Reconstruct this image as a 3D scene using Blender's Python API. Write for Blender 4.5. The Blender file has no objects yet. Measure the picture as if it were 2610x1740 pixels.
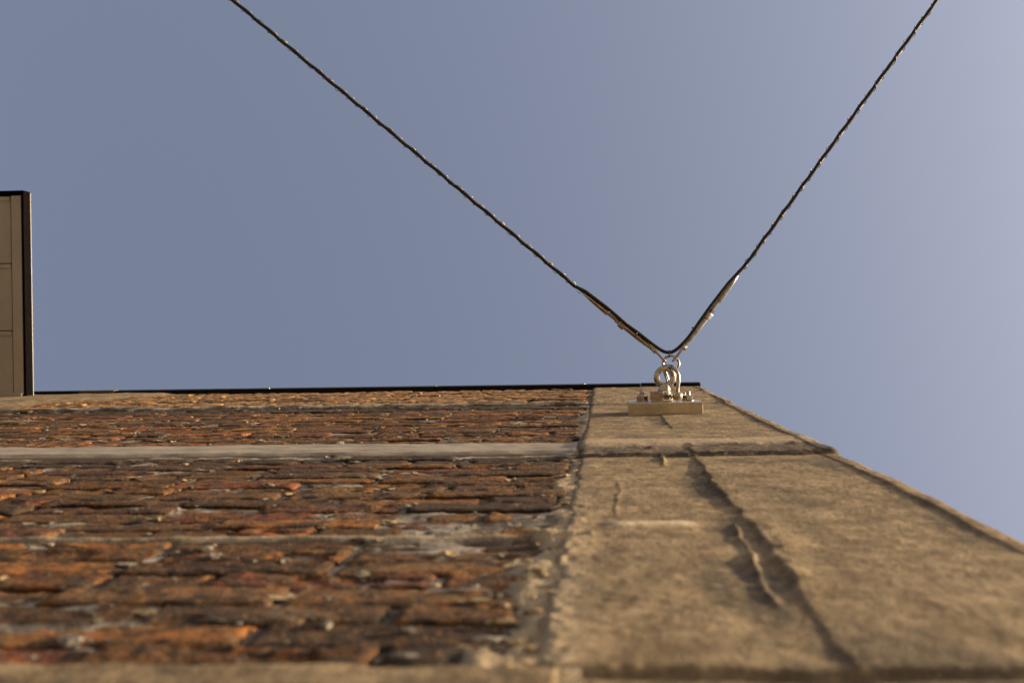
import bpy, math, random
import numpy as np
from mathutils import Vector, Matrix

random.seed(11)
rng = np.random.default_rng(11)
S = bpy.context.scene
COL = S.collection
rad = math.radians

# ------------------------------------------------------------------ camera
D_CAM = 0.2335                       # the lens is this far off the wall face (wall face = plane y = 0, outward = -y)
F_PX = 3118.0                        # 43 mm lens on a 36 mm wide frame, in units of a 2610 px wide frame
ROLL = 0.0158
Zv, Xv, Ov = Vector((0, 0, 1)), Vector((1, 0, 0)), Vector((0, -1, 0))
FW = (Zv - 0.0744 * Xv + 0.0012 * Ov).normalized()
U0 = (Ov - FW * Ov.dot(FW)).normalized()
R0 = FW.cross(U0)
UP = math.cos(ROLL) * U0 + math.sin(ROLL) * R0
RT = math.cos(ROLL) * R0 - math.sin(ROLL) * U0
CAM = Vector((0, -D_CAM, 0))
cd = bpy.data.cameras.new('camera')
cam = bpy.data.objects.new('camera', cd)
COL.objects.link(cam)
m = Matrix((RT, UP, -FW)).transposed().to_4x4()
m.translation = CAM
cam.matrix_world = m
cd.sensor_width = 36.0
cd.lens = F_PX / 2610 * 36.0
cd.clip_start = 0.02
cd.clip_end = 2000
cd.dof.use_dof = True
cd.dof.focus_distance = 3.7
cd.dof.aperture_fstop = 6.2
S.camera = cam

# ------------------------------------------------------------------ light
SUN_EL, SUN_GRAZE = rad(18.5), rad(9.0)
SUN_DIR = Vector((math.cos(SUN_EL) * math.cos(SUN_GRAZE), -math.cos(SUN_EL) * math.sin(SUN_GRAZE), math.sin(SUN_EL)))
W = bpy.data.worlds.new('World')
S.world = W
W.use_nodes = True
wt = W.node_tree
wt.nodes.clear()
sky = wt.nodes.new('ShaderNodeTexSky')
sky.sky_type = 'NISHITA'
sky.sun_disc = False
sky.sun_elevation = SUN_EL
sky.sun_rotation = math.atan2(SUN_DIR.x, SUN_DIR.y)
sky.air_density = 1.0
sky.dust_density = 10.0
sky.ozone_density = 2.6
hs = wt.nodes.new('ShaderNodeHueSaturation')
hs.inputs['Saturation'].default_value = 0.68
bg = wt.nodes.new('ShaderNodeBackground')
bg.inputs['Strength'].default_value = 0.11
wo = wt.nodes.new('ShaderNodeOutputWorld')
wt.links.new(sky.outputs[0], hs.inputs['Color'])
tint = wt.nodes.new('ShaderNodeMix')
tint.data_type = 'RGBA'
tint.blend_type = 'MULTIPLY'
tint.inputs[0].default_value = 1.0
tint.inputs[7].default_value = (1.005, 0.98, 1.01, 1)      # faint mauve of an evening sky
wt.links.new(hs.outputs[0], tint.inputs[6])
wt.links.new(tint.outputs[2], bg.inputs['Color'])
wt.links.new(bg.outputs[0], wo.inputs['Surface'])
ld = bpy.data.lights.new('sun', 'SUN')
ld.energy = 5.0
ld.angle = rad(0.5)
ld.color = (1.0, 0.72, 0.40)
sun = bpy.data.objects.new('sun', ld)
COL.objects.link(sun)
sun.rotation_euler = SUN_DIR.to_track_quat('Z', 'Y').to_euler()
sun.location = SUN_DIR * 30
S.view_settings.view_transform = 'Standard'
S.view_settings.look = 'None'
S.view_settings.gamma = 1
S.view_settings.exposure = 1.22
S.view_settings.use_curve_mapping = False


# ------------------------------------------------------------------ helpers
def ray(x, y):
    return FW + RT * ((x - 1305) / F_PX) + UP * ((870 - y) / F_PX)


def at(x, y, z):
    """real place of something seen at photo pixel x, y whose height above the lens is z"""
    r = ray(x, y)
    return CAM + r * (z / r.z)


def c1(cx, cy, z):                  # same, from the close view of the anchor
    return at(1500 + cx * 0.1913, 780 + cy * 0.1913, z)


def c7(cx, cy, z):                  # same, from the close view of the cables
    return at(1400 + cx * 0.2126, 600 + cy * 0.2126, z)


def hash01(ix, iy, iz, seed):
    h = (ix.astype(np.int64) * 374761393 + iy.astype(np.int64) * 668265263 + iz.astype(np.int64) * 2147483647
         + np.int64(seed) * 1274126177) & 0xFFFFFFFF
    h = ((h ^ (h >> 13)) * 1274126177) & 0xFFFFFFFF
    h = ((h ^ (h >> 16)) * 2246822519) & 0xFFFFFFFF
    return ((h ^ (h >> 15)) & 0xFFFFFF) / float(0xFFFFFF)


def vnoise(x, y, seed=0):
    """value noise -1..1"""
    x = np.asarray(x, float)
    y = np.asarray(y, float)
    x, y = np.broadcast_arrays(x, y)
    ix, iy = np.floor(x), np.floor(y)
    fx, fy = x - ix, y - iy
    fx = fx * fx * (3 - 2 * fx)
    fy = fy * fy * (3 - 2 * fy)
    z = np.zeros_like(ix)
    a = hash01(ix, iy, z, seed)
    b = hash01(ix + 1, iy, z, seed)
    c = hash01(ix, iy + 1, z, seed)
    d = hash01(ix + 1, iy + 1, z, seed)
    return 2 * ((a * (1 - fx) + b * fx) * (1 - fy) + (c * (1 - fx) + d * fx) * fy) - 1


def fbm(x, y, seed=0, octv=4, gain=0.5):
    s, amp, tot = 0, 1, 0
    for k in range(octv):
        s = s + amp * vnoise(np.asarray(x) * 2 ** k + 17.3 * k, np.asarray(y) * 2 ** k - 9.1 * k, seed + k)
        tot += amp
        amp *= gain
    return s / tot * 1.6


def sstep(a, b, x):
    t = np.clip((np.asarray(x, float) - a) / (b - a), 0, 1)
    return t * t * (3 - 2 * t)


def tag(o, label=None, cat=None, group=None, kind=None):
    if label:
        o['label'] = label
    if cat:
        o['category'] = cat
    if group:
        o['group'] = group
    if kind:
        o['kind'] = kind
    return o


def empty(name, loc, label, cat, group=None):
    o = bpy.data.objects.new(name, None)
    o.empty_display_size = 0.1
    o.location = loc
    COL.objects.link(o)
    return tag(o, label, cat, group)


def link(name, me, mat, parent=None, loc=None):
    """loc is given in world coordinates; parents are never rotated"""
    o = bpy.data.objects.new(name, me)
    if mat is not None and not me.materials:
        me.materials.append(mat)
    COL.objects.link(o)
    L = Vector(loc) if loc is not None else Vector((0, 0, 0))
    if parent is not None:
        o.parent = parent
        off = Vector((0, 0, 0))
        p = parent
        while p is not None:
            off += p.location
            p = p.parent
        o.location = L - off
    else:
        o.location = L
    return o


def np_mesh(name, verts, quads, smooth=True, tris=None):
    me = bpy.data.meshes.new(name)
    verts = np.asarray(verts, np.float32)
    quads = np.asarray(quads, np.int32).reshape(-1, 4)
    tris = np.zeros((0, 3), np.int32) if tris is None else np.asarray(tris, np.int32).reshape(-1, 3)
    nq, nt = len(quads), len(tris)
    me.vertices.add(len(verts))
    me.vertices.foreach_set('co', verts.ravel())
    me.loops.add(nq * 4 + nt * 3)
    me.loops.foreach_set('vertex_index', np.concatenate([quads.ravel(), tris.ravel()]))
    me.polygons.add(nq + nt)
    me.polygons.foreach_set('loop_start', np.concatenate([np.arange(nq) * 4, nq * 4 + np.arange(nt) * 3]).astype(np.int32))
    me.polygons.foreach_set('loop_total', np.concatenate([np.full(nq, 4), np.full(nt, 3)]).astype(np.int32))
    me.polygons.foreach_set('use_smooth', np.full(nq + nt, smooth))
    me.update(calc_edges=True)
    return me


def grid_quads(nx, nz, base=0):
    i, j = np.meshgrid(np.arange(nx - 1), np.arange(nz - 1), indexing='xy')
    a = (j * nx + i).ravel() + base
    return np.stack([a, a + 1, a + 1 + nx, a + nx], 1)


class MB:
    """collects boxes, tubes, prisms and lathes, then links them as one mesh"""

    def __init__(self):
        self.v, self.f, self.sm = [], [], []

    def add(self, vs, fs, smooth=False):
        b = len(self.v)
        self.v += [tuple(p) for p in vs]
        self.f += [tuple(b + i for i in f) for f in fs]
        self.sm += [smooth] * len(fs)
        return self

    def box(self, lo, hi, bev=0.0):
        (x0, y0, z0), (x1, y1, z1) = lo, hi
        if bev <= 0:
            vs = [(x, y, z) for z in (z0, z1) for y in (y0, y1) for x in (x0, x1)]
            return self.add(vs, [(0, 2, 3, 1), (4, 5, 7, 6), (0, 1, 5, 4), (2, 6, 7, 3), (0, 4, 6, 2), (1, 3, 7, 5)])
        import bmesh
        bm = bmesh.new()
        bmesh.ops.create_cube(bm, size=1)
        for v in bm.verts:
            v.co = Vector(((x0 + x1) / 2 + v.co.x * (x1 - x0), (y0 + y1) / 2 + v.co.y * (y1 - y0), (z0 + z1) / 2 + v.co.z * (z1 - z0)))
        bmesh.ops.bevel(bm, geom=bm.edges[:], offset=bev, segments=2, affect='EDGES', profile=0.6)
        bm.verts.index_update()
        self.add([v.co[:] for v in bm.verts], [[v.index for v in f.verts] for f in bm.faces])
        bm.free()
        return self

    def tube(self, pts, r, n=8, closed=False, up=None):
        pts = [Vector(p) for p in pts]
        N = len(pts)
        rs = r if hasattr(r, '__len__') else [r] * N
        t0 = (pts[1] - pts[0]).normalized()
        u = Vector(up) if up else Vector((0, 0, 1))
        if abs(t0.dot(u)) > 0.9:
            u = Vector((0, 1, 0))
        u = (u - t0 * u.dot(t0)).normalized()
        vs = []
        for k, p in enumerate(pts):
            if closed:
                t = (pts[(k + 1) % N] - pts[k - 1]).normalized()
            else:
                t = (pts[min(k + 1, N - 1)] - pts[max(k - 1, 0)]).normalized()
            u = (u - t * u.dot(t)).normalized()
            w = t.cross(u)
            for q in range(n):
                a = 2 * math.pi * q / n
                vs.append(p + (u * math.cos(a) + w * math.sin(a)) * rs[k])
        fs = []
        for k in range(N if closed else N - 1):
            k2 = (k + 1) % N
            for q in range(n):
                q2 = (q + 1) % n
                fs.append((k * n + q, k * n + q2, k2 * n + q2, k2 * n + q))
        if not closed:
            fs.append(tuple(range(n))[::-1])
            fs.append(tuple((N - 1) * n + q for q in range(n)))
        return self.add(vs, fs, True)

    def lathe(self, org, axis, prof, n=20, smooth=True, ref=None, rot=0.0):
        """prof: list of (distance along axis, radius)"""
        ax = Vector(axis).normalized()
        u = Vector(ref) if ref else Vector((0.31, 0.2, 0.93))
        u = (u - ax * u.dot(ax)).normalized()
        w = ax.cross(u)
        vs, fs = [], []
        for t, r in prof:
            for q in range(n):
                a = 2 * math.pi * q / n + rot
                vs.append(Vector(org) + ax * t + (u * math.cos(a) + w * math.sin(a)) * max(r, 1e-5))
        for k in range(len(prof) - 1):
            for q in range(n):
                q2 = (q + 1) % n
                fs.append((k * n + q, k * n + q2, (k + 1) * n + q2, (k + 1) * n + q))
        fs.append(tuple(range(n))[::-1])
        fs.append(tuple((len(prof) - 1) * n + q for q in range(n)))
        return self.add(vs, fs, smooth)

    def build(self, name, mat, parent=None, loc=(0, 0, 0), auto=None):
        me = bpy.data.meshes.new(name)
        L = Vector(loc)
        me.from_pydata([tuple(Vector(p) - L) for p in self.v], [], self.f)
        me.polygons.foreach_set('use_smooth', self.sm)
        me.update()
        o = link(name, me, mat, parent, loc)
        if auto is not None:
            me.set_sharp_from_angle(angle=auto)
        return o


def spline(pts, sub=10):
    """Catmull-Rom through 3D points"""
    P = [Vector(p) for p in pts]
    P = [P[0] * 2 - P[1]] + P + [P[-1] * 2 - P[-2]]
    out = []
    for k in range(1, len(P) - 2):
        a, b, c, d = P[k - 1], P[k], P[k + 1], P[k + 2]
        for s in range(sub):
            t = s / sub
            out.append(0.5 * ((2 * b) + (c - a) * t + (2 * a - 5 * b + 4 * c - d) * t * t + (3 * b - a - 3 * c + d) * t ** 3))
    out.append(P[-2])
    return out


# ------------------------------------------------------------------ materials
class NT:
    def __init__(self, name):
        self.m = bpy.data.materials.new(name)
        self.m.use_nodes = True
        self.t = self.m.node_tree
        self.b = self.t.nodes['Principled BSDF']
        self.pos = self.t.nodes.new('ShaderNodeNewGeometry').outputs['Position']

    def n(self, kind, **kw):
        x = self.t.nodes.new(kind)
        for k, v in kw.items():
            setattr(x, k, v)
        return x

    def set(self, sock, v):
        if hasattr(v, 'is_output'):
            self.t.links.new(v, sock)
        else:
            sock.default_value = (*v, 1) if isinstance(v, tuple) and len(v) == 3 and sock.type == 'RGBA' else v

    def noise(self, scale, detail=4, rough=0.55, stretch=None, dist=0.0):
        x = self.n('ShaderNodeTexNoise')
        src = self.pos
        if stretch:
            mp = self.n('ShaderNodeMapping')
            mp.inputs['Scale'].default_value = stretch
            self.t.links.new(src, mp.inputs['Vector'])
            src = mp.outputs[0]
        self.t.links.new(src, x.inputs['Vector'])
        x.inputs['Scale'].default_value = scale
        x.inputs['Detail'].default_value = detail
        x.inputs['Roughness'].default_value = rough
        x.inputs['Distortion'].default_value = dist
        return x.outputs['Fac']

    def ramp(self, fac, lo, hi, a=0.0, b=1.0):
        x = self.n('ShaderNodeMapRange')
        x.interpolation_type = 'SMOOTHSTEP'
        self.set(x.inputs['Value'], fac)
        x.inputs['From Min'].default_value = lo
        x.inputs['From Max'].default_value = hi
        x.inputs['To Min'].default_value = a
        x.inputs['To Max'].default_value = b
        return x.outputs[0]

    def mix(self, fac, a, b, mode='MIX'):
        x = self.n('ShaderNodeMix', data_type='RGBA', blend_type=mode)
        self.set(x.inputs[0], fac)
        self.set(x.inputs[6], a)
        self.set(x.inputs[7], b)
        return x.outputs[2]

    def math(self, op, a, b=0.0):
        x = self.n('ShaderNodeMath', operation=op)
        self.set(x.inputs[0], a)
        self.set(x.inputs[1], b)
        return x.outputs[0]

    def bump(self, h, dist, strength=1.0, prev=None):
        x = self.n('ShaderNodeBump')
        x.inputs['Strength'].default_value = strength
        x.inputs['Distance'].default_value = dist
        self.set(x.inputs['Height'], h)
        if prev is not None:
            self.t.links.new(prev, x.inputs['Normal'])
        return x.outputs[0]

    def done(self, col=None, rough=0.9, metal=0.0, normal=None, spec=0.3):
        if col is not None:
            self.set(self.b.inputs['Base Color'], col)
        self.set(self.b.inputs['Roughness'], rough)
        self.set(self.b.inputs['Metallic'], metal)
        self.b.inputs['Specular IOR Level'].default_value = spec
        if normal is not None:
            self.t.links.new(normal, self.b.inputs['Normal'])
        return self.m


def mat_brick():
    t = NT('old_brick')
    a = t.n('ShaderNodeAttribute', attribute_name='tint')
    col = a.outputs['Color']
    v = t.noise(38, 5, 0.6)
    col = t.mix(t.ramp(v, 0.38, 0.62, 0, 0.8), col, t.mix(1.0, col, (2.35, 1.62, 0.85), 'MULTIPLY'))
    v2 = t.noise(22, 5, 0.65, dist=0.8)
    col = t.mix(t.ramp(v2, 0.46, 0.58, 0, 0.9), col, (0.03, 0.023, 0.017))
    v4 = t.noise(14, 6, 0.7, dist=1.2)
    col = t.mix(t.ramp(v4, 0.50, 0.60, 0, 0.45), col, (0.165, 0.088, 0.031))
    col = t.mix(t.ramp(v4, 0.36, 0.45, 0.5, 0), col, (0.075, 0.036, 0.028))
    v3 = t.noise(9, 6, 0.7, dist=0.6)
    v3b = t.noise(120, 3, 0.6)
    lime = t.math('MULTIPLY', t.ramp(v3, 0.56, 0.72), t.ramp(v3b, 0.4, 0.62))
    col = t.mix(t.math('MULTIPLY', lime, 0.5), col, (0.36, 0.28, 0.19))
    sp = t.noise(260, 3, 0.65, stretch=(1, 1, 0.45))
    col = t.mix(t.ramp(sp, 0.56, 0.68, 0, 0.6), col, (0.40, 0.21, 0.085))
    col = t.mix(t.ramp(sp, 0.32, 0.46, 0.75, 0), col, (0.028, 0.02, 0.016))
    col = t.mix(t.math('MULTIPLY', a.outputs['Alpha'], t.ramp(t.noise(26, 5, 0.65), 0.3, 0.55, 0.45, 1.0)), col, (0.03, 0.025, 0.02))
    h = t.math('ADD', t.noise(160, 5, 0.7), t.math('MULTIPLY', t.noise(45, 4, 0.6), 1.4))
    return t.done(col, 0.92, normal=t.bump(h, 0.007, 1.0), spec=0.2)


def mat_mortar():
    t = NT('lime_mortar')
    col = t.mix(t.ramp(t.noise(30, 5, 0.65), 0.35, 0.68), (0.13, 0.122, 0.11), (0.36, 0.33, 0.285))
    col = t.mix(t.ramp(t.noise(7, 4, 0.6), 0.46, 0.62, 0, 0.85), col, (0.04, 0.033, 0.027))
    col = t.mix(t.ramp(t.noise(380, 2), 0.6, 0.72, 0, 0.6), col, (0.44, 0.38, 0.29))
    sa = t.n('ShaderNodeAttribute', attribute_name='sand')
    col = t.mix(t.math('MULTIPLY', sa.outputs['Fac'], t.ramp(t.noise(130, 4, 0.65), 0.32, 0.55, 0.25, 0.95)), col, (0.40, 0.32, 0.205))
    h = t.math('ADD', t.noise(240, 4, 0.7), t.math('MULTIPLY', t.noise(60, 4), 1.2))
    return t.done(col, 0.95, normal=t.bump(h, 0.004, 1.0), spec=0.15)


def mat_concrete():
    t = NT('weathered_render')
    col = t.mix(t.ramp(t.noise(16, 6, 0.68), 0.33, 0.7), (0.142, 0.107, 0.064), (0.315, 0.245, 0.154))
    st = t.noise(5.5, 6, 0.66, stretch=(1.0, 1.0, 0.55), dist=0.5)
    col = t.mix(t.ramp(st, 0.50, 0.64, 0, 0.75), col, (0.10, 0.083, 0.06))
    st2 = t.noise(120, 5, 0.72, stretch=(1.0, 1.0, 0.3))
    col = t.mix(t.ramp(st2, 0.47, 0.62, 0, 0.6), col, (0.082, 0.060, 0.036))
    sp = t.noise(420, 3, 0.65, stretch=(1.0, 1.0, 0.3))
    col = t.mix(t.ramp(sp, 0.58, 0.72, 0, 0.55), col, (0.48, 0.385, 0.25))
    col = t.mix(t.ramp(sp, 0.3, 0.42, 0.6, 0), col, (0.08, 0.06, 0.042))
    at_ = t.n('ShaderNodeAttribute', attribute_name='soot_shade')  # sooty bands and stains, plus the painted shadow beside the joint
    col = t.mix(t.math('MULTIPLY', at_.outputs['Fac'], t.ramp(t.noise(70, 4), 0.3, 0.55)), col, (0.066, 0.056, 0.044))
    at2 = t.n('ShaderNodeAttribute', attribute_name='pale')
    col = t.mix(t.math('MULTIPLY', at2.outputs['Fac'], t.ramp(t.noise(90, 4), 0.25, 0.5, 0.4, 1.0)), col, (0.52, 0.44, 0.32))
    h = t.math('ADD', t.noise(420, 3, 0.65), t.math('MULTIPLY', t.noise(110, 4, 0.6), 0.9))
    return t.done(col, 0.95, normal=t.bump(h, 0.0024, 1.0), spec=0.15)


def mat_band():
    t = NT('smooth_cement_band')
    col = t.mix(t.ramp(t.noise(9, 5, 0.6, stretch=(0.5, 1, 2.5)), 0.35, 0.7), (0.20, 0.18, 0.15), (0.32, 0.28, 0.225))
    col = t.mix(t.ramp(t.noise(30, 5, 0.7), 0.6, 0.76, 0, 0.6), col, (0.13, 0.105, 0.08))
    h = t.math('ADD', t.noise(90, 4), t.math('MULTIPLY', t.noise(400, 2), 0.3))
    return t.done(col, 0.8, normal=t.bump(h, 0.0015, 0.8), spec=0.3)


def mat_metal(name, c0, c1_, rough, metal=1.0, bump=0.0004, scale=60):
    t = NT(name)
    n1 = t.noise(scale, 5, 0.6)
    col = t.mix(t.ramp(n1, 0.35, 0.7), c0, c1_)
    r = t.ramp(t.noise(scale * 2.3, 4), 0.3, 0.7, rough * 0.75, rough * 1.3)
    return t.done(col, r, metal, t.bump(t.noise(scale * 4, 3), bump, 0.6), 0.5)


def mat_plain(name, c0, c1_, rough, scale=40, spec=0.4, bump=0.0005):
    t = NT(name)
    col = t.mix(t.ramp(t.noise(scale, 4), 0.35, 0.7), c0, c1_)
    return t.done(col, rough, 0.0, t.bump(t.noise(scale * 5, 3), bump, 0.6), spec)


M_BRICK, M_MORTAR, M_CONC, M_BAND = mat_brick(), mat_mortar(), mat_concrete(), mat_band()
M_SAND = mat_plain('sandy_mortar', (0.24, 0.185, 0.115), (0.43, 0.34, 0.22), 0.95, scale=60, spec=0.1, bump=0.004)
M_STEEL = mat_metal('stainless_steel', (0.36, 0.325, 0.275), (0.58, 0.53, 0.455), 0.17, bump=0.00008)
M_PLATE = mat_metal('brushed_steel', (0.48, 0.42, 0.32), (0.64, 0.57, 0.44), 0.36, scale=25, bump=0.0002)
M_ROPE = mat_metal('wire_rope_steel', (0.22, 0.17, 0.125), (0.36, 0.28, 0.205), 0.5, scale=120)
M_BIND = mat_metal('dull_binding_wire', (0.14, 0.105, 0.08), (0.26, 0.20, 0.15), 0.45, scale=150)
M_BLACK = mat_plain('black_cable_sheath', (0.006, 0.006, 0.006), (0.013, 0.012, 0.011), 0.42)
M_TIE = mat_plain('black_nylon', (0.012, 0.012, 0.014), (0.02, 0.02, 0.022), 0.4)
M_COPING = mat_plain('black_powder_coat', (0.004, 0.004, 0.004), (0.006, 0.006, 0.006), 0.6, spec=0.15)
M_CLAD = mat_plain('bronze_grey_cladding', (0.31, 0.297, 0.27), (0.355, 0.34, 0.31), 0.5, scale=6, spec=0.35, bump=0.0006)
M_FASCIA = mat_plain('black_fascia_paint', (0.0035, 0.003, 0.003), (0.005, 0.0045, 0.0045), 0.9, spec=0.0)
M_CLIP = mat_plain('brown_sealant', (0.06, 0.05, 0.035), (0.12, 0.095, 0.06), 0.8)
M_GROUND = mat_plain('pale_paving', (0.16, 0.135, 0.105), (0.22, 0.188, 0.145), 0.9, scale=1.5, bump=0.002)

# ------------------------------------------------------------------ setting
GZ = -1.45
g = MB().add([(-300, -300, GZ), (300, -300, GZ), (300, 300, GZ), (-300, 300, GZ)], [(0, 1, 2, 3)])
tag(g.build('ground', M_GROUND), kind='structure')

Z_TOP = 5.95
X_COL0, X_COL1 = -0.055, 0.462       # the rendered pillar
Z_B0, Z_B1 = 2.535, 2.815            # cement band
Z_BOT = 0.872                        # top of the lowest cement band
Z_LEDGE = 4.54

# ------------------------------------------------------------------ brick wall
wall = empty('brick_wall', (-1.6, 0.1, GZ), 'weathered red and brown brick wall rising up the left side under the black coping', 'wall')


def mortar_sheet():
    xs = np.arange(-4.2, -0.015, 0.006)
    zs = [0.55]
    while zs[-1] < Z_TOP + 0.06:
        zs.append(zs[-1] + 0.0042 * max(zs[-1], 0.85) / 0.85)
    zs = np.array(zs)
    X, Z = np.meshgrid(xs, zs)
    out = -0.0052 + 0.0030 * fbm(X * 11, Z * 11, 5, 4) + 0.0016 * fbm(X * 60, Z * 60, 9, 3)
    out = np.clip(out, -0.011, 0.0005)
    # proud pointing in one bed joint, and the rough end of the courses against the pillar
    zj = 1.462 + 0.003 * vnoise(X * 5, X * 0 + 3, 31)
    out = np.maximum(out, (0.0042 + 0.0018 * fbm(X * 30, Z * 30, 33)) - np.abs(Z - zj) * 0.5)
    low = sstep(1.75, 1.25, Z)
    edge = sstep(-0.085 - 0.03 * low, -0.062 - 0.02 * low, X + 0.028 * fbm(X * 14, Z * 10, 41, 4))
    out = out + edge * (0.0050 + 0.0020 * low + 0.0020 * fbm(X * 60, Z * 22, 44, 5, 0.65))
    v = np.stack([X.ravel(), -out.ravel(), Z.ravel()], 1)
    me = np_mesh('mortar', v, grid_quads(len(xs), len(zs)))
    at_ = me.attributes.new('sand', 'FLOAT', 'POINT')
    at_.data.foreach_set('value', np.maximum(edge, np.exp(-((Z - zj) / 0.012) ** 2) * 0.7).ravel().astype(np.float32))
    return link('mortar', me, M_MORTAR, wall)


mortar_sheet()
bk = MB().box((-4.2, 0.03, GZ), (-0.02, 0.33, Z_TOP + 0.05))
bk.build('wall_core', M_MORTAR, wall)

PAL = [((0.150, 0.078, 0.029), 6), ((0.100, 0.040, 0.027), 3), ((0.074, 0.036, 0.031), 3), ((0.072, 0.046, 0.027), 5),
       ((0.155, 0.092, 0.034), 5), ((0.045, 0.032, 0.023), 3), ((0.165, 0.072, 0.031), 2), ((0.105, 0.070, 0.038), 4)]
PALW = np.array([w for _, w in PAL], float)
PALW /= PALW.sum()


def brick_geo(L, H, cell, seed, proud, rough):
    nx, nz = max(4, int(round(L / cell)) + 1), max(4, int(round(H / cell)) + 1)
    xs, zs = np.linspace(-L / 2, L / 2, nx), np.linspace(-H / 2, H / 2, nz)
    X, Z = np.meshgrid(xs, zs)
    sx, sz = seed * 3.71, seed * 1.93
    de = np.minimum(np.minimum(X + L / 2, L / 2 - X), np.minimum(Z + H / 2, H / 2 - Z))
    e = de - 0.0045 * np.clip(fbm(X * 45 + sx, Z * 45 + sz, 7, 3), 0, 1)
    out = proud - 0.0024 * np.exp(-np.maximum(e, 0) / 0.0014)
    out = out + rough * (0.0008 * fbm(X * 22 + sx, Z * 26 + sz, 3, 3) + 0.0008 * fbm(X * 70 + sx, Z * 85 + sz, 4, 3))
    sp = fbm(X * 12 + sx, Z * 15 + sz, 12, 3)
    out = out - 0.0026 * rough * sstep(0.42, 0.50, sp)
    out = out + X * rng.normal(0, 0.005) + Z * rng.normal(0, 0.012)
    Xo = X + 0.0014 * fbm(X * 20 + sx + 5, Z * 20 + sz, 15, 2)
    Zo = Z + 0.0012 * fbm(X * 20 + sx, Z * 20 + sz + 9, 16, 2)
    v = np.stack([Xo.ravel(), -out.ravel(), Zo.ravel()], 1)
    q = grid_quads(nx, nz)
    per = np.concatenate([np.arange(nx), np.arange(1, nz) * nx + nx - 1, (nz - 1) * nx + np.arange(nx - 2, -1, -1), np.arange(nz - 2, 0, -1) * nx])
    rim = v[per].copy()
    sk = rim.copy()
    sk[:, 1] = 0.028
    k = len(per)
    b = len(v)
    i = np.arange(k)
    q2 = np.stack([b + i, b + k + i, b + k + (i + 1) % k, b + (i + 1) % k], 1)
    return np.concatenate([v, rim, sk]), np.concatenate([q, q2])


def project(p):
    d = Vector(p) - CAM
    zc = d.dot(FW)
    return 1305 + F_PX * d.dot(RT) / zc, 870 - F_PX * d.dot(UP) / zc, zc


def course_list():
    out = []
    z = Z_BOT - 0.075 * 2 - 0.072
    zz = [z, z + 0.075]
    zz += [Z_BOT + 0.0755 * k for k in range(22)]
    zz += [Z_B1 + 0.004 + 0.0751 * k for k in range(23)]
    zz += [Z_LEDGE + 0.012 + 0.0749 * k for k in range(19)]
    return zz


bricks = []
for k, z0 in enumerate(course_list()):
    if z0 + 0.07 > Z_TOP + 0.02:
        continue
    xl = -(0.56 * (z0 + 0.07) + 0.35)
    header = k % 6 == 4 and k > 6
    x = X_COL0 - 0.004 - random.uniform(0.0, 0.02)
    first = True
    while x > xl:
        L = (0.1025 if header else 0.215) + random.uniform(-0.006, 0.006)
        if first and (k % 2 == 0):
            L = 0.1025 if not header else 0.07
        if not header and random.random() < 0.06:
            L = 0.1025
        first = False
        J = random.uniform(0.007, 0.014)
        bricks.append((x - L / 2, z0 + 0.033 + random.uniform(-0.0015, 0.0015), L, 0.0700 + random.uniform(-0.0035, 0.002)))
        x -= L + J

ranked = []
for i, (bx, bz, L, H) in enumerate(bricks):
    px_, py_, zc = project((bx, 0, bz))
    vis = -150 < px_ < 2760 and -50 < py_ < 1800
    a = L * H * D_CAM / zc ** 3
    ranked.append((0 if vis else 1, -a, i))
ranked.sort()
single = {i for (f, a, i) in ranked[:300] if f == 0}

far_v, far_q, far_c, nb = [], [], [], 0
for i, (bx, bz, L, H) in enumerate(bricks):
    upper = bz > Z_LEDGE
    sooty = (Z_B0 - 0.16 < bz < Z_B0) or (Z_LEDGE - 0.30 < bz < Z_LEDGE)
    c = np.array(PAL[rng.choice(len(PAL), p=PALW)][0])
    c = c * rng.uniform(0.45, 1.15)
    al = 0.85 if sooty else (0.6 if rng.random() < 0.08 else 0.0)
    if upper:
        c = c * 0.45 + np.array((0.33, 0.25, 0.155)) * 0.55
    proud = float(np.clip(rng.normal(0.0, 0.0018), -0.0035, 0.004)) + (0.005 if upper else 0.0)
    if rng.random() < 0.06 and not upper:
        proud -= 0.0035
    cell = 0.0046 if bz < 1.8 else (0.006 if bz < 3.2 else 0.0085)
    v, q = brick_geo(L, H, cell, i, proud, 1.0 if rng.random() < 0.8 else 1.6)
    if i in single:
        me = np_mesh('brick', v, q)
        at_ = me.attributes.new('tint', 'FLOAT_COLOR', 'POINT')
        at_.data.foreach_set('color', np.tile(np.append(c, al), len(v)).astype(np.float32))
        link('brick', me, M_BRICK, wall, (bx, 0, bz))
    else:
        far_v.append(v + np.array((bx, 0, bz)))
        far_q.append(q + nb)
        far_c.append(np.tile(np.append(c, al), (len(v), 1)))
        nb += len(v)
if far_v:
    me = np_mesh('far_bricks', np.concatenate(far_v), np.concatenate(far_q))
    at_ = me.attributes.new('tint', 'FLOAT_COLOR', 'POINT')
    at_.data.foreach_set('color', np.concatenate(far_c).ravel().astype(np.float32))
    tag(link('far_bricks', me, M_BRICK, wall), kind='stuff')


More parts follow.
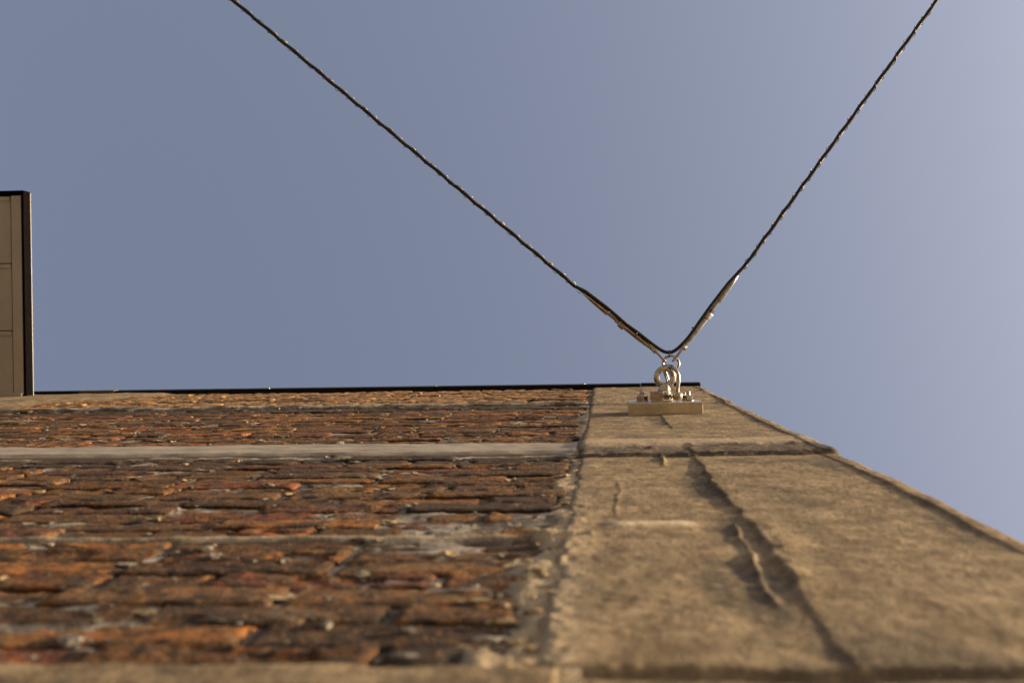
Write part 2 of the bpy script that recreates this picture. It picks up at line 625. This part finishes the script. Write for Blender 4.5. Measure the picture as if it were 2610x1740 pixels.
def strip_mesh(x0, x1, z0, z1, outf, nx, nz, back=0.02, wob=0.004, seed=0):
    """a cement strip on the wall: wavy edges, rounded to the wall at top and bottom"""
    xs = np.linspace(x0, x1, nx)
    t = np.linspace(0, 1, nz)
    X, T = np.meshgrid(xs, t)
    lo = z0 + wob * fbm(xs * 4, xs * 0, seed, 4)
    hi = z1 + wob * fbm(xs * 4, xs * 0 + 7, seed + 2, 4)
    Z = lo[None, :] * (1 - T) + hi[None, :] * T
    out = outf(X, Z, T)
    v = np.stack([X.ravel(), -out.ravel(), Z.ravel()], 1)
    q = grid_quads(nx, nz)
    per = np.concatenate([np.arange(nx), np.arange(1, nz) * nx + nx - 1, (nz - 1) * nx + np.arange(nx - 2, -1, -1), np.arange(nz - 2, 0, -1) * nx])
    sk = v[per].copy()
    sk[:, 1] = back
    k, b = len(per), len(v)
    i = np.arange(k)
    q2 = np.stack([per, b + i, b + (i + 1) % k, per[(i + 1) % k]], 1)
    return np.concatenate([v, sk]), np.concatenate([q, q2])


def band_out(X, Z, T):
    prof = 0.008 * np.minimum(sstep(0, 0.10, T), sstep(1.0, 0.93, T)) - 0.003
    return prof + 0.0016 * fbm(X * 3, Z * 6, 71, 3) + 0.0012 * fbm(X * 25, Z * 30, 73, 3)


v, q = strip_mesh(-4.1, X_COL0 - 0.006, Z_B0 + 0.045, Z_B1, band_out, 420, 26, wob=0.009, seed=61)
o = link('cement_band', np_mesh('cement_band', v, q), M_BAND, wall)
tag(o, 'smooth pale grey cement band crossing the bricks')


def bot_out(X, Z, T):
    return 0.006 * sstep(1.0, 0.9, T) + 0.002 * fbm(X * 20, Z * 30, 81, 4)


v, q = strip_mesh(-1.6, X_COL0 + 0.02, Z_BOT - 0.072, Z_BOT - 0.002, bot_out, 330, 16, wob=0.003, seed=83)
link('cement_band', np_mesh('cement_band_low', v, q), M_CONC, wall)


def ledge_out(X, Z, T):
    return 0.013 * np.minimum(sstep(0, 0.2, T), 1) - 0.009 * T + 0.004 * fbm(X * 14, Z * 20, 85, 4)


v, q = strip_mesh(-4.1, X_COL0 - 0.004, Z_LEDGE - 0.03, Z_LEDGE + 0.09, ledge_out, 420, 10, wob=0.014, seed=87)
link('mortar_ledge', np_mesh('mortar_ledge', v, q), M_MORTAR, wall)


def patch_out(X, Z, T):
    e = sstep(-2.0, -2.5, X - 0.35 * (Z - 5.2) + 0.2 * fbm(X * 3, Z * 3, 91, 3))
    return -0.012 + 0.026 * e + 0.002 * fbm(X * 10, Z * 12, 93, 4)


v, q = strip_mesh(-4.1, -1.4, 4.62, 5.93, patch_out, 200, 80, seed=95)
link('render_patch', np_mesh('render_patch', v, q), M_CONC, wall)


# ------------------------------------------------------------------ pillar
pillar = empty('rendered_pillar', ((X_COL0 + X_COL1) / 2, 0.1, GZ), 'tan sand-rendered concrete pillar at the right-hand corner of the wall', 'pillar')


def ridge(X, Z, pts, w, h, seed):
    """a crooked raised crack lip along a polyline (X as a function of Z)"""
    zs = np.array([p[1] for p in pts])
    xs = np.array([p[0] for p in pts])
    o = np.argsort(zs)
    xc = np.interp(Z, zs[o], xs[o]) + 0.006 * fbm(Z * 9, Z * 0, seed, 4)
    inside = sstep(zs.min() - 0.03, zs.min() + 0.02, Z) * sstep(zs.max() + 0.03, zs.max() - 0.02, Z)
    d = X - xc
    return h * inside * np.exp(-(d / w) ** 2) * np.clip(0.75 + 0.7 * fbm(Z * 8, Z * 0 + 4, seed + 1, 3), 0.1, 1.6)


def pillar_mesh():
    xs = np.arange(X_COL0, X_COL1 + 0.001, 0.0027)
    zs = [0.5]
    while zs[-1] < Z_TOP + 0.04:
        zs.append(zs[-1] + 0.0031 * max(zs[-1], 0.85) / 0.85)
    zs = np.array(zs)
    X, Z = np.meshgrid(xs, zs)
    base = 0.004
    out = base + 0.0020 * fbm(X * 5, Z * 3.2, 101, 3) + 0.0005 * fbm(X * 24, Z * 18, 105, 4) + 0.0003 * fbm(X * 110, Z * 80, 108, 2)
    # right slab proud of the left one along a crooked joint
    xj = 0.173 + 0.005 * fbm(Z * 2.2, Z * 0, 111, 3) + 0.0045 * fbm(Z * 14, Z * 0, 112, 4)
    lowz = sstep(2.47, 2.44, Z)
    mid = sstep(1.45, 1.75, Z) * lowz
    brk = np.clip(0.55 + 1.2 * fbm(Z * 6.5, Z * 0 + 2, 118, 3), 0.0, 1.5)
    stepamt = (0.0030 + 0.0055 * np.exp(-((Z - 1.83) / 0.16) ** 2)) * mid * (0.75 + 0.5 * vnoise(Z * 5, Z * 0, 117)) + 0.0022 * (1 - lowz) * brk + 0.0012 * (1 - mid) * lowz
    out = out + stepamt * sstep(-0.002, 0.0025, X - xj)
    low_ = sstep(1.75, 1.45, Z)
    dxr = X - xj - 0.006
    flank = np.where(dxr < 0, np.exp(-(dxr / 0.006) ** 2), np.exp(-(dxr / 0.030) ** 2))
    out = out + (low_ * (0.0040 * brk + 0.0045 * np.exp(-((Z - 1.18) / 0.07) ** 2)) + 0.0008 * mid) * flank * (1 + 0.25 * fbm(X * 60, Z * 30, 119, 3))
    out = out - 0.0012 * np.exp(-((X - xj + 0.03) / 0.045) ** 2) * lowz
    # lip along the outer corner
    xl = 0.430 + 0.004 * fbm(Z * 3, Z * 0, 121, 3)
    out = out + 0.0038 * sstep(-0.003, 0.004, X - xl) * (0.6 + 0.4 * vnoise(Z * 2.5, Z * 0, 124))
    # crack lips and a trowel smear
    out = out + ridge(X, Z, [(0.160, 1.53), (0.155, 1.40), (0.150, 1.28), (0.147, 1.08)], 0.004, 0.0042, 131)
    out = out + ridge(X, Z, [(0.110, 2.44), (0.108, 2.22)], 0.004, 0.004, 135)
    out = out + ridge(X, Z, [(0.017, 2.0), (0.018, 1.60)], 0.003, 0.001, 137)
    sm = np.exp(-((Z - 1.535 - 0.02 * (X - 0.05)) / 0.026) ** 4) * sstep(-0.012, 0.02, X) * sstep(0.125, 0.09, X)
    out = out + 0.0035 * sm
    # joints across the pillar
    wz = 0.010 * fbm(X * 7, X * 0, 141, 4)
    g1 = sstep(2.445, 2.475, Z + wz) * sstep(2.70, 2.66, Z + 1.5 * wz)
    out = out - g1 * (0.0018 + 0.0030 * fbm(X * 18, Z * 10, 143, 4))
    out = out + 0.002 * sstep(2.64, 2.68, Z + wz) * sstep(2.83, 2.79, Z + wz)
    out = out + 0.0062 * sstep(2.452, 2.462, Z + 0.4 * wz) * sstep(3.6, 2.6, Z) - 0.004 * np.exp(-((Z + 0.4 * wz - 2.448) / 0.008) ** 2)
    out = out + 0.006 * sstep(4.42, 4.45, Z + wz) + 0.0015 * fbm(X * 30, Z * 12, 145, 3) * sstep(4.42, 4.45, Z)
    out = out - 0.008 * np.exp(-((Z + 0.3 * wz - 0.862) / 0.008) ** 2) - 0.004 * sstep(0.862, 0.855, Z)
    # worn arrises and ragged left edge with mortar clots
    le = X - X_COL0 - 0.005 * np.clip(fbm(X * 0, Z * 14, 151, 4), 0, 2)
    out = out - 0.010 * np.exp(-np.maximum(le, 0) / 0.004)
    clot = np.exp(-(le / 0.03) ** 2) * sstep(2.6, 1.2, Z)
    out = out + clot * (0.0010 + 0.0032 * fbm(X * 55, Z * 40, 155, 3))
    re = X_COL1 - X - 0.003 * np.clip(fbm(X * 0, Z * 9, 157, 4), 0, 2)
    out = out - 0.008 * np.exp(-np.maximum(re, 0) / 0.004)
    pits = sstep(0.62, 0.85, fbm(X * 30, Z * 26, 161, 3))
    out = out - 0.0005 * pits
    Xd = X.copy()
    Xd[:, 0] += 0.008 * fbm(zs * 9, zs * 0, 171, 4) - 0.006 * sstep(1.6, 0.9, zs)
    Xd[:, -1] += 0.0025 * fbm(zs * 4, zs * 0, 173, 4)
    v = np.stack([Xd.ravel(), -out.ravel(), Z.ravel()], 1)
    nx, nz = len(xs), len(zs)
    q = grid_quads(nx, nz)
    per = np.concatenate([np.arange(nx), np.arange(1, nz) * nx + nx - 1, (nz - 1) * nx + np.arange(nx - 2, -1, -1), np.arange(nz - 2, 0, -1) * nx])
    sk = v[per].copy()
    sk[:, 1] = 0.30
    k, b = len(per), len(v)
    i = np.arange(k)
    q2 = np.stack([per, b + i, b + (i + 1) % k, per[(i + 1) % k]], 1)
    me = np_mesh('render_face', np.concatenate([v, sk]), np.concatenate([q, q2]))
    soot_shade = g1 * sstep(2.69, 2.62, Z + 2 * wz) * 1.0 + 1.0 * np.exp(-((Z + 0.4 * wz - 2.456) / 0.014) ** 2) + 0.7 * np.exp(-((Z - 4.40) / 0.03) ** 2) + 0.5 * sstep(0.87, 0.85, Z)
    pale = sm * 0.8 + 0.35 * sstep(2.63, 2.67, Z + wz) * sstep(2.82, 2.78, Z) + clot * 0.4
    for ci, (sx_, sz_, wx, wz_) in enumerate(((0.145, 1.95, 0.038, 0.24), (0.130, 1.15, 0.050, 0.14), (0.150, 1.50, 0.022, 0.10), (0.15, 3.6, 0.03, 0.4), (0.40, 2.2, 0.03, 0.12), (0.41, 1.5, 0.03, 0.16), (0.30, 2.32, 0.12, 0.07))):  # patches left of the joint paint its cast shadow; right-hand ones are stains
        soot_shade = np.maximum(soot_shade, 0.80 * sstep(0.25, 0.75, np.exp(-((X - sx_) / wx) ** 2 - ((Z - sz_) / wz_) ** 2) + 0.22 * fbm(X * 30, Z * 9, 181 + ci, 3)) * (X < xj + 0.004 + (sx_ > 0.2) * 9))
    for nm, ar in (('soot_shade', soot_shade), ('pale', pale)):
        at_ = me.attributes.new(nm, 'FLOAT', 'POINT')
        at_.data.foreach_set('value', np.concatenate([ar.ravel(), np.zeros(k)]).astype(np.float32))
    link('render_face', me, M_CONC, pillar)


pillar_mesh()
MB().box((X_COL0 + 0.004, 0.02, GZ), (X_COL1 - 0.006, 0.30, 0.52)).build('pillar_foot', M_CONC, pillar)


# ------------------------------------------------------------------ mortar clots stuck to the wall
def lumps(name, spots, mat, parent):
    import bmesh
    bm = bmesh.new()
    bmesh.ops.create_icosphere(bm, subdivisions=2, radius=1)
    base = np.array([v.co[:] for v in bm.verts])
    tri = np.array([[v.index for v in f.verts] for f in bm.faces])
    bm.free()
    vs, ts, n = [], [], 0
    for k, (x, z, out, r) in enumerate(spots):
        s = np.array((rng.uniform(0.8, 2.4), rng.uniform(0.25, 0.5), rng.uniform(0.7, 1.6))) * r
        d = 1 + 0.75 * fbm(base[:, 0] * 1.6 + k * 3.1, base[:, 2] * 1.6 + base[:, 1] * 1.1 + k * 1.7, 201, 2)
        p = base * d[:, None] * s
        vs.append(p + np.array((x, -out, z)))
        ts.append(tri + n)
        n += len(base)
    me = np_mesh(name, np.concatenate(vs), np.zeros((0, 4)), smooth=False, tris=np.concatenate(ts))
    tag(link(name, me, mat, parent), kind='stuff')


spots, edge_spots = [], []
for k in range(700):
    z = 0.85 + 5.0 * random.random() ** 1.3
    x = X_COL0 - random.random() * (0.5 * z + 0.1)
    spots.append((x, z, random.uniform(-0.004, 0.002), random.choice((0.002, 0.0025, 0.003, 0.004, 0.006))))
for k in range(40):                                   # along the pillar
    z = 0.86 + 1.9 * random.random() ** 1.8
    edge_spots.append((X_COL0 - abs(random.gauss(0, 0.022)) + 0.006, z, random.uniform(-0.001, 0.004), random.uniform(0.002, 0.006)))
for k in range(25):                                   # a thick squeeze of mortar low down
    z = random.gauss(1.18, 0.13)
    if z > 0.88:
        edge_spots.append((X_COL0 - abs(random.gauss(0, 0.030)) + 0.008, z, random.uniform(-0.001, 0.003), random.uniform(0.0022, 0.005)))
for k in range(160):
    z = Z_LEDGE + random.gauss(0.02, 0.04)
    spots.append((X_COL0 - random.random() * 2.6, z, random.uniform(0.0, 0.004), random.uniform(0.003, 0.008)))
for k in range(420):                                   # chips higher up
    z = random.uniform(2.85, 5.85) if k % 2 else random.uniform(4.5, 5.85)
    edge_spots.append((X_COL0 - random.random() * (0.5 * z), z, random.uniform(-0.001, 0.002), random.uniform(0.002, 0.0055)))
for bx, bz, L, H in bricks:                            # mortar squeezed out of the head joints
    if random.random() < 0.5 and not Z_B0 < bz < Z_B1:
        (edge_spots if random.random() < 0.6 else spots).append((bx - L / 2 - 0.005, bz + random.uniform(-0.03, 0.03), random.uniform(-0.003, 0.0005), random.uniform(0.003, 0.007)))
lumps('mortar_clots', spots, M_MORTAR, wall)
lumps('edge_mortar', edge_spots, M_SAND, wall)

# ------------------------------------------------------------------ coping along the wall top
cop = empty('roof_coping', (-1.2, 0.1, Z_TOP), 'thin black metal coping along the top edge of the brick wall', 'coping')
XB = -2.84                                             # right end of the clad box
xc0, xc1, xc2 = -4.3, 0.18, 0.462
MB().box((xc0, -0.026, Z_TOP + 0.002), (xc1 - 0.002, 0.36, Z_TOP + 0.11), 0.003).build('coping_length', M_COPING, cop)
MB().box((xc1 + 0.002, -0.028, Z_TOP + 0.002), (xc2 + 0.004, 0.36, Z_TOP + 0.11), 0.003).build('coping_length', M_COPING, cop)
for x in (-0.83, -1.67, -0.1):
    MB().lathe((x, -0.026, Z_TOP + 0.05), (0, -1, 0), [(-0.002, 0.008), (0.003, 0.008), (0.006, 0.004)], 10).build('rivet', M_STEEL, cop)
MB().box((-2.62, -0.0285, Z_TOP - 0.006), (-2.44, 0.02, Z_TOP + 0.06), 0.002).build('joint_clip', M_CLIP, cop)

# ------------------------------------------------------------------ clad box on the left
ZU = 5.72
boxy = empty('metal_clad_bay', (-3.4, -0.5, ZU), 'bronze grey metal clad box jutting out from the wall at the left edge', 'roof box')
OUTB = 0.995
x_f = XB + 0.060
x_t = x_f - 0.012                                      # black reveal
x_s = x_t - 0.052                                      # edge trim
x_l = x_f - 1.6
# underside boards, each a shallow tray with folded edges
ys = [0.022, 0.33, 0.655, OUTB - 0.014]
for a, b in zip(ys[:-1], ys[1:]):
    mb = MB()
    mb.box((x_l, -b + 0.004, ZU + 0.006), (x_s - 0.006, -a - 0.003, ZU + 0.02), 0.002)
    mb.box((x_l, -b + 0.0012, ZU + 0.0), (x_s - 0.008, -b + 0.022, ZU + 0.012), 0.002)
    mb.build('soffit_panel', M_CLAD, boxy)
MB().box((x_s, -OUTB + 0.012, ZU - 0.002), (x_t - 0.002, -0.02, ZU + 0.03), 0.003).build('edge_trim', M_CLAD, boxy)
MB().box((x_l, -OUTB + 0.002, ZU + 0.022), (x_f - 0.003, -0.012, ZU + 0.062)).build('bay_body', M_FASCIA, boxy)
MB().box((x_t, -OUTB, ZU - 0.004), (x_f, -0.015, ZU + 0.066), 0.0025).build('side_fascia', M_FASCIA, boxy)
MB().box((x_l, -OUTB - 0.012, ZU - 0.006), (x_f + 0.002, -OUTB + 0.006, ZU + 0.07), 0.003).build('front_fascia', M_FASCIA, boxy)
MB().box((x_f + 0.0005, -OUTB - 0.008, ZU + 0.063), (x_f + 0.0025, -0.012, ZU + 0.068), 0.0008).build('edge_bead', M_CLAD, boxy)
MB().box((x_l, -0.03, ZU - 0.012), (x_f - 0.02, 0.01, ZU + 0.003), 0.003).build('wall_flashing', M_CLAD, boxy)

# ------------------------------------------------------------------ wall anchor
ZA = 3.88                                               # height of the anchor axis
anchor = empty('wall_anchor', (0.19, -0.004, ZA), 'steel wall anchor plate with a ring eye bolted to the rendered pillar', 'anchor')
PX0, PX1, PO = 0.0755, 0.3035, 0.0425
mb = MB().box((PX0, -PO, 3.80), (PX1, 0.004, 3.965), 0.0022)
mb.build('plate', M_PLATE, anchor)


def out_of(cy, cx=1000):
    return -c1(cx, cy, ZA).y


def x_of(cx, cy=1100):
    return c1(cx, cy, ZA).x


hx = x_of(962, 1200)
o1, o2 = PO + 0.0005, out_of(1130)
rh = (x_of(1108, 1200) - x_of(818, 1200)) / 2 * 1.02
MB().lathe((hx, -o1, ZA), (0, -1, 0), [(0, rh * 0.97), (0.002, rh), (o2 - o1 - 0.0015, rh), (o2 - o1, rh * 0.96)], 6, False, ref=(1, 0, 0), rot=rad(38)).build('hex_boss', M_STEEL, anchor)
xe = x_of(1018, 950)
o3 = out_of(1045)
MB().lathe((x_of(1008, 1100), -o2, ZA), (0, -1, 0), [(0, 0.0198), (0.005, 0.0200), (0.009, 0.0188), (o3 - o2 + 0.004, 0.0165)], 24).build('collar', M_STEEL, anchor)
oc = out_of(945)
rx, ro, rt = 0.0262, 0.0272, 0.0092
pts = [(xe + rx * math.cos(a), -(oc + ro * math.sin(a)), ZA + 0.004 * math.cos(a)) for a in np.linspace(0, 2 * math.pi, 49)[:-1]]
MB().tube(pts, [rt * (1.0 + 0.16 * max(0, -math.sin(a))) for a in np.linspace(0, 2 * math.pi, 49)[:-1]], 16, True).build('eye_ring', M_STEEL, anchor)
for cx in (716, 1321):
    xn = x_of(cx, 1220)
    n_ = MB().lathe((xn, -PO - 0.003, ZA), (0, -1, 0), [(0, 0.0158), (0.0015, 0.0172), (0.0145, 0.0172), (0.0165, 0.015)], 6, False, ref=(1, 0, 0), rot=rad(14 + cx * 0.05)).build('nut', M_STEEL, anchor)
    MB().lathe((xn, -PO - 0.0003, ZA), (0, -1, 0), [(0, 0.020), (0.0028, 0.020)], 24, True).build('washer', M_STEEL, n_)
    prof = [(0.0165, 0.0088)]
    for k in range(5):
        prof += [(0.0175 + k * 0.002, 0.0094), (0.0185 + k * 0.002, 0.0082)]
    prof += [(0.029, 0.0078), (0.0295, 0.006)]
    MB().lathe((xn, -PO - 0.003, ZA), (0, -1, 0), prof, 16).build('stud', M_STEEL, n_)

# ------------------------------------------------------------------ bow shackle
pA, pB = c1(1190, 1195, ZA - 0.032), c1(1062, 1215, ZA + 0.052)
shk = empty('bow_shackle', pA, 'steel bow shackle hooked through the ring eye of the wall anchor', 'shackle')
path = spline([c1(1186, 1165, ZA - 0.033), c1(1186, 1080, ZA - 0.034), c1(1200, 980, ZA - 0.034), c1(1182, 885, ZA - 0.030), c1(1130, 822, ZA - 0.018),
               c1(1055, 800, ZA + 0.004), c1(1012, 830, ZA + 0.024), c1(1030, 910, ZA + 0.036), c1(1058, 1000, ZA + 0.044), c1(1062, 1190, ZA + 0.052)], 8)
MB().tube(path, [0.0060 + 0.0008 * math.sin(math.pi * k / (len(path) - 1)) for k in range(len(path))], 12).build('bow', M_STEEL, shk)
ax = (pB - pA).normalized()
for nm, p in (('ear', pA), ('ear', pB)):
    MB().lathe(p - ax * 0.007, ax, [(0, 0.012), (0.002, 0.0145), (0.012, 0.0145), (0.014, 0.012)], 20).build(nm, M_STEEL, shk)
MB().lathe(pA - ax * 0.013, ax, [(0, 0.006), (0.002, 0.008), (0.008, 0.008), (0.0085, 0.0055), ((pB - pA).length + 0.02, 0.0055)], 16).build('pin', M_STEEL, shk)

# ------------------------------------------------------------------ link ring
zr = ZA + 0.012
rc = c1(1097, 765, zr)
ring = MB()
ring.tube([(rc.x + 0.0252 * math.cos(a), rc.y - 0.0238 * math.sin(a), rc.z + 0.006 * math.sin(a)) for a in np.linspace(0, 2 * math.pi, 41)[:-1]], 0.0043, 12, True)
tag(ring.build('link_ring', M_STEEL, None, rc), 'round steel ring joining the two cable ends to the shackle', 'ring')


# ------------------------------------------------------------------ catenary wires with turnbuckles
def catenary(pin, far, ringpt, side, end, label):
    t = empty('catenary_wire', pin, label, 'cable', 'suspension wires')
    axv = (far - pin)
    L = axv.length
    axv.normalize()
    s = L / 236.0
    w = 1.18 * s                                      # metres per photo pixel along the fitting
    zup = Vector((0, 0, 1))
    perp = axv.cross(zup).normalized()
    # jaw body
    MB().lathe(pin, axv, [(-4 * s, 4 * w), (0, 5.5 * w), (8 * s, 5.2 * w), (14 * s, 4.6 * w), (22 * s, 5.4 * w), (45 * s, 6.6 * w), (96 * s, 6.8 * w), (98 * s, 6 * w)], 18).build('turnbuckle_body', M_STEEL, t)
    MB().lathe(pin, axv, [(96 * s, 9 * w), (98 * s, 10 * w), (112 * s, 10 * w), (114 * s, 9 * w)], 6, False, ref=zup, rot=rad(20)).build('hex_collar', M_STEEL, t)
    MB().lathe(pin, axv, [(114 * s, 7 * w), (125 * s, 7 * w)], 6, False, ref=zup, rot=rad(5)).build('lock_nut', M_STEEL, t)
    prof = []
    k = 125
    while k < 152:
        prof += [(k * s, 4.8 * w), ((k + 1.0) * s, 4.2 * w)]
        k += 2.0
    MB().lathe(pin, axv, prof, 14).build('threaded_rod', M_STEEL, t)
    MB().lathe(pin, axv, [(150 * s, 5.8 * w), (152 * s, 6.6 * w), (170 * s, 6.4 * w), (205 * s, 5.0 * w), (236 * s, 2.5 * w)], 16).build('swage_terminal', M_STEEL, t)
    # toggle link through the ring
    A = pin - zup * 0.014
    B = pin + zup * 0.014
    mid = ringpt + (ringpt - pin).normalized() * 0.003
    lk = spline([A, A.lerp(ringpt - zup * 0.011, 0.55), mid - zup * 0.008, mid + zup * 0.002, mid.lerp(pin, 0.0) + zup * 0.009, B.lerp(ringpt + zup * 0.011, 0.5), B], 7)
    MB().tube(lk, 0.0040, 10).build('toggle_link', M_STEEL, t)
    p = MB()
    p.lathe(pin - zup * 0.021, zup, [(0, 0.0042), (0.0015, 0.0050), (0.005, 0.0050)], 14)
    p.lathe(pin - zup * 0.0165, zup, [(0, 0.0085), (0.0015, 0.0092), (0.006, 0.0092), (0.033, 0.0070), (0.036, 0.0060)], 18)
    p.build('clevis_pin', M_STEEL, t)
    # rope, laid from strands
    Rl = (end - far).length
    dirv = (end - far).normalized()
    e1 = dirv.cross(zup).normalized()
    e2 = dirv.cross(e1)
    pts = []
    N = int(Rl / 0.006)
    for k in range(N + 1):
        sd = Rl * k / N
        a = 2 * math.pi * sd / 0.102 + 1.0
        off = 0.0034 * min(1, sd / 0.04)
        sag = -0.012 * math.sin(math.pi * min(1, sd / Rl))
        pts.append(far + dirv * sd + e1 * (off * math.cos(a)) + e2 * (off * math.sin(a)) + zup * sag)
    MB().tube([pin + axv * (L - 0.01)] + pts, 0.0027, 7).build('wire_rope', M_ROPE, t)
    # thin binding wire wound round rope and power cable, with slack loops
    bp = []
    N = int(min(Rl, 2.6) / 0.0035)
    r2 = random.Random(5 + side)
    jit = [r2.uniform(0.85, 1.35) for _ in range(4000)]
    for k in range(N + 1):
        sd = 0.0035 * k
        a = -2 * math.pi * sd / 0.049 + 0.4 + 0.9 * math.sin(sd * 23) + 0.7 * math.sin(sd * 61 + side)
        rr = 0.0080 * (1 + 0.32 * (jit[int(sd / 0.049)] - 0.8) * max(0, math.cos(a)) ** 2)
        sag = -0.012 * math.sin(math.pi * min(1, sd / Rl))
        bp.append(far + dirv * sd + e1 * (rr * math.cos(a)) + e2 * (rr * math.sin(a)) + zup * sag)
    MB().tube(bp, 0.0011, 5).build('binding_wire', M_BIND, t)
    return dirv, e1, e2, Rl


ZC = ZA + 0.01
pinL, farL = c1(885, 592, ZC), c7(392, 676, ZC)
pinR, farR = c1(1266, 552, ZC), c7(2262, 478, ZC)
k_ = 3.2
eL = farL + (at(592, 0, ZC) - farL) * k_
eR = farR + (at(2388, 0, ZC) - farR) * k_ * 1.1
catL = catenary(pinL, farL, c1(1012, 722, ZC), 0, eL, 'steel suspension wire with turnbuckle running up to the left from the ring')
catR = catenary(pinR, farR, c1(1140, 712, ZC), 1, eR, 'steel suspension wire with turnbuckle running up to the right from the ring')

# ------------------------------------------------------------------ black power cable slung along both wires
zk = ZC - 0.013


def along(cat, far, n0=0.02):
    dirv, e1, e2, Rl = cat
    out = []
    N = int((Rl - n0) / 0.0085)
    for k in range(N + 1):
        sd = n0 + (Rl - n0) * k / N
        a = 2 * math.pi * sd / 0.102 + 1.0 + math.pi
        out.append(far + dirv * sd + e1 * (0.0013 * math.cos(a)) + e2 * (0.0013 * math.sin(a)) + Zv * (-0.004 - 0.012 * math.sin(math.pi * sd / Rl)))
    return out


left = along(catL, farL, 0.03)
right = along(catR, farR, 0.03)
mid = [c7(430, 668, zk + 0.006), c7(700, 872, zk), c7(930, 1068, zk), c7(1062, 1164, zk), c7(1200, 1272, zk), c7(1300, 1346, zk), c7(1370, 1388, zk), c7(1432, 1402, zk),
       c7(1490, 1388, zk), c7(1560, 1336, zk), c7(1660, 1232, zk), c7(1752, 1106, zk), c7(1890, 910, zk), c7(2010, 750, zk), c7(2150, 570, zk + 0.003)]
full = left[::-1] + spline(mid, 6) + right
pc = MB().tube(full, 0.0056, 10)
tag(pc.build('power_cable', M_BLACK, None, c7(1432, 1402, zk)), 'black electric cable dipping in a V above the anchor and along both wires', 'cable')


def tie(center, axis, ra, rb, tail, label):
    """a nylon tie looped round the fitting and the cable, with a cut tail"""
    axis = axis.normalized()
    u = axis.cross(Zv).normalized()
    w = Zv
    t = empty('cable_tie', center, label, 'cable tie')
    pts = [center + u * (ra * math.cos(a)) + w * (rb * math.sin(a)) for a in np.linspace(0, 2 * math.pi, 25)[:-1]]
    MB().tube(pts, 0.0013, 6, True).build('band', M_TIE, t)
    p = center + u * ra * tail
    d = u * tail
    MB().tube([p - d * 0.002, p + d * 0.003, p + d * 0.005], [0.0024, 0.0026, 0.0016], 6).build('head', M_TIE, t)


dL, dR = farL - pinL, farR - pinR
tie(c1(628, 378, ZC - 0.006), dL, 0.0105, 0.020, -1 if dL.cross(Zv).y > 0 else 1, 'black cable tie round the left turnbuckle and cable')
tie(c1(1425, 318, ZC - 0.006), dR, 0.0095, 0.020, 1, 'black cable tie round the right turnbuckle and cable')
tie(c1(1078, 640, zk + 0.006), Vector((1, 0, 0)), 0.0085, 0.020, 1 if Vector((1, 0, 0)).cross(Zv).y < 0 else -1, 'black cable tie holding the cable to the ring at the dip')
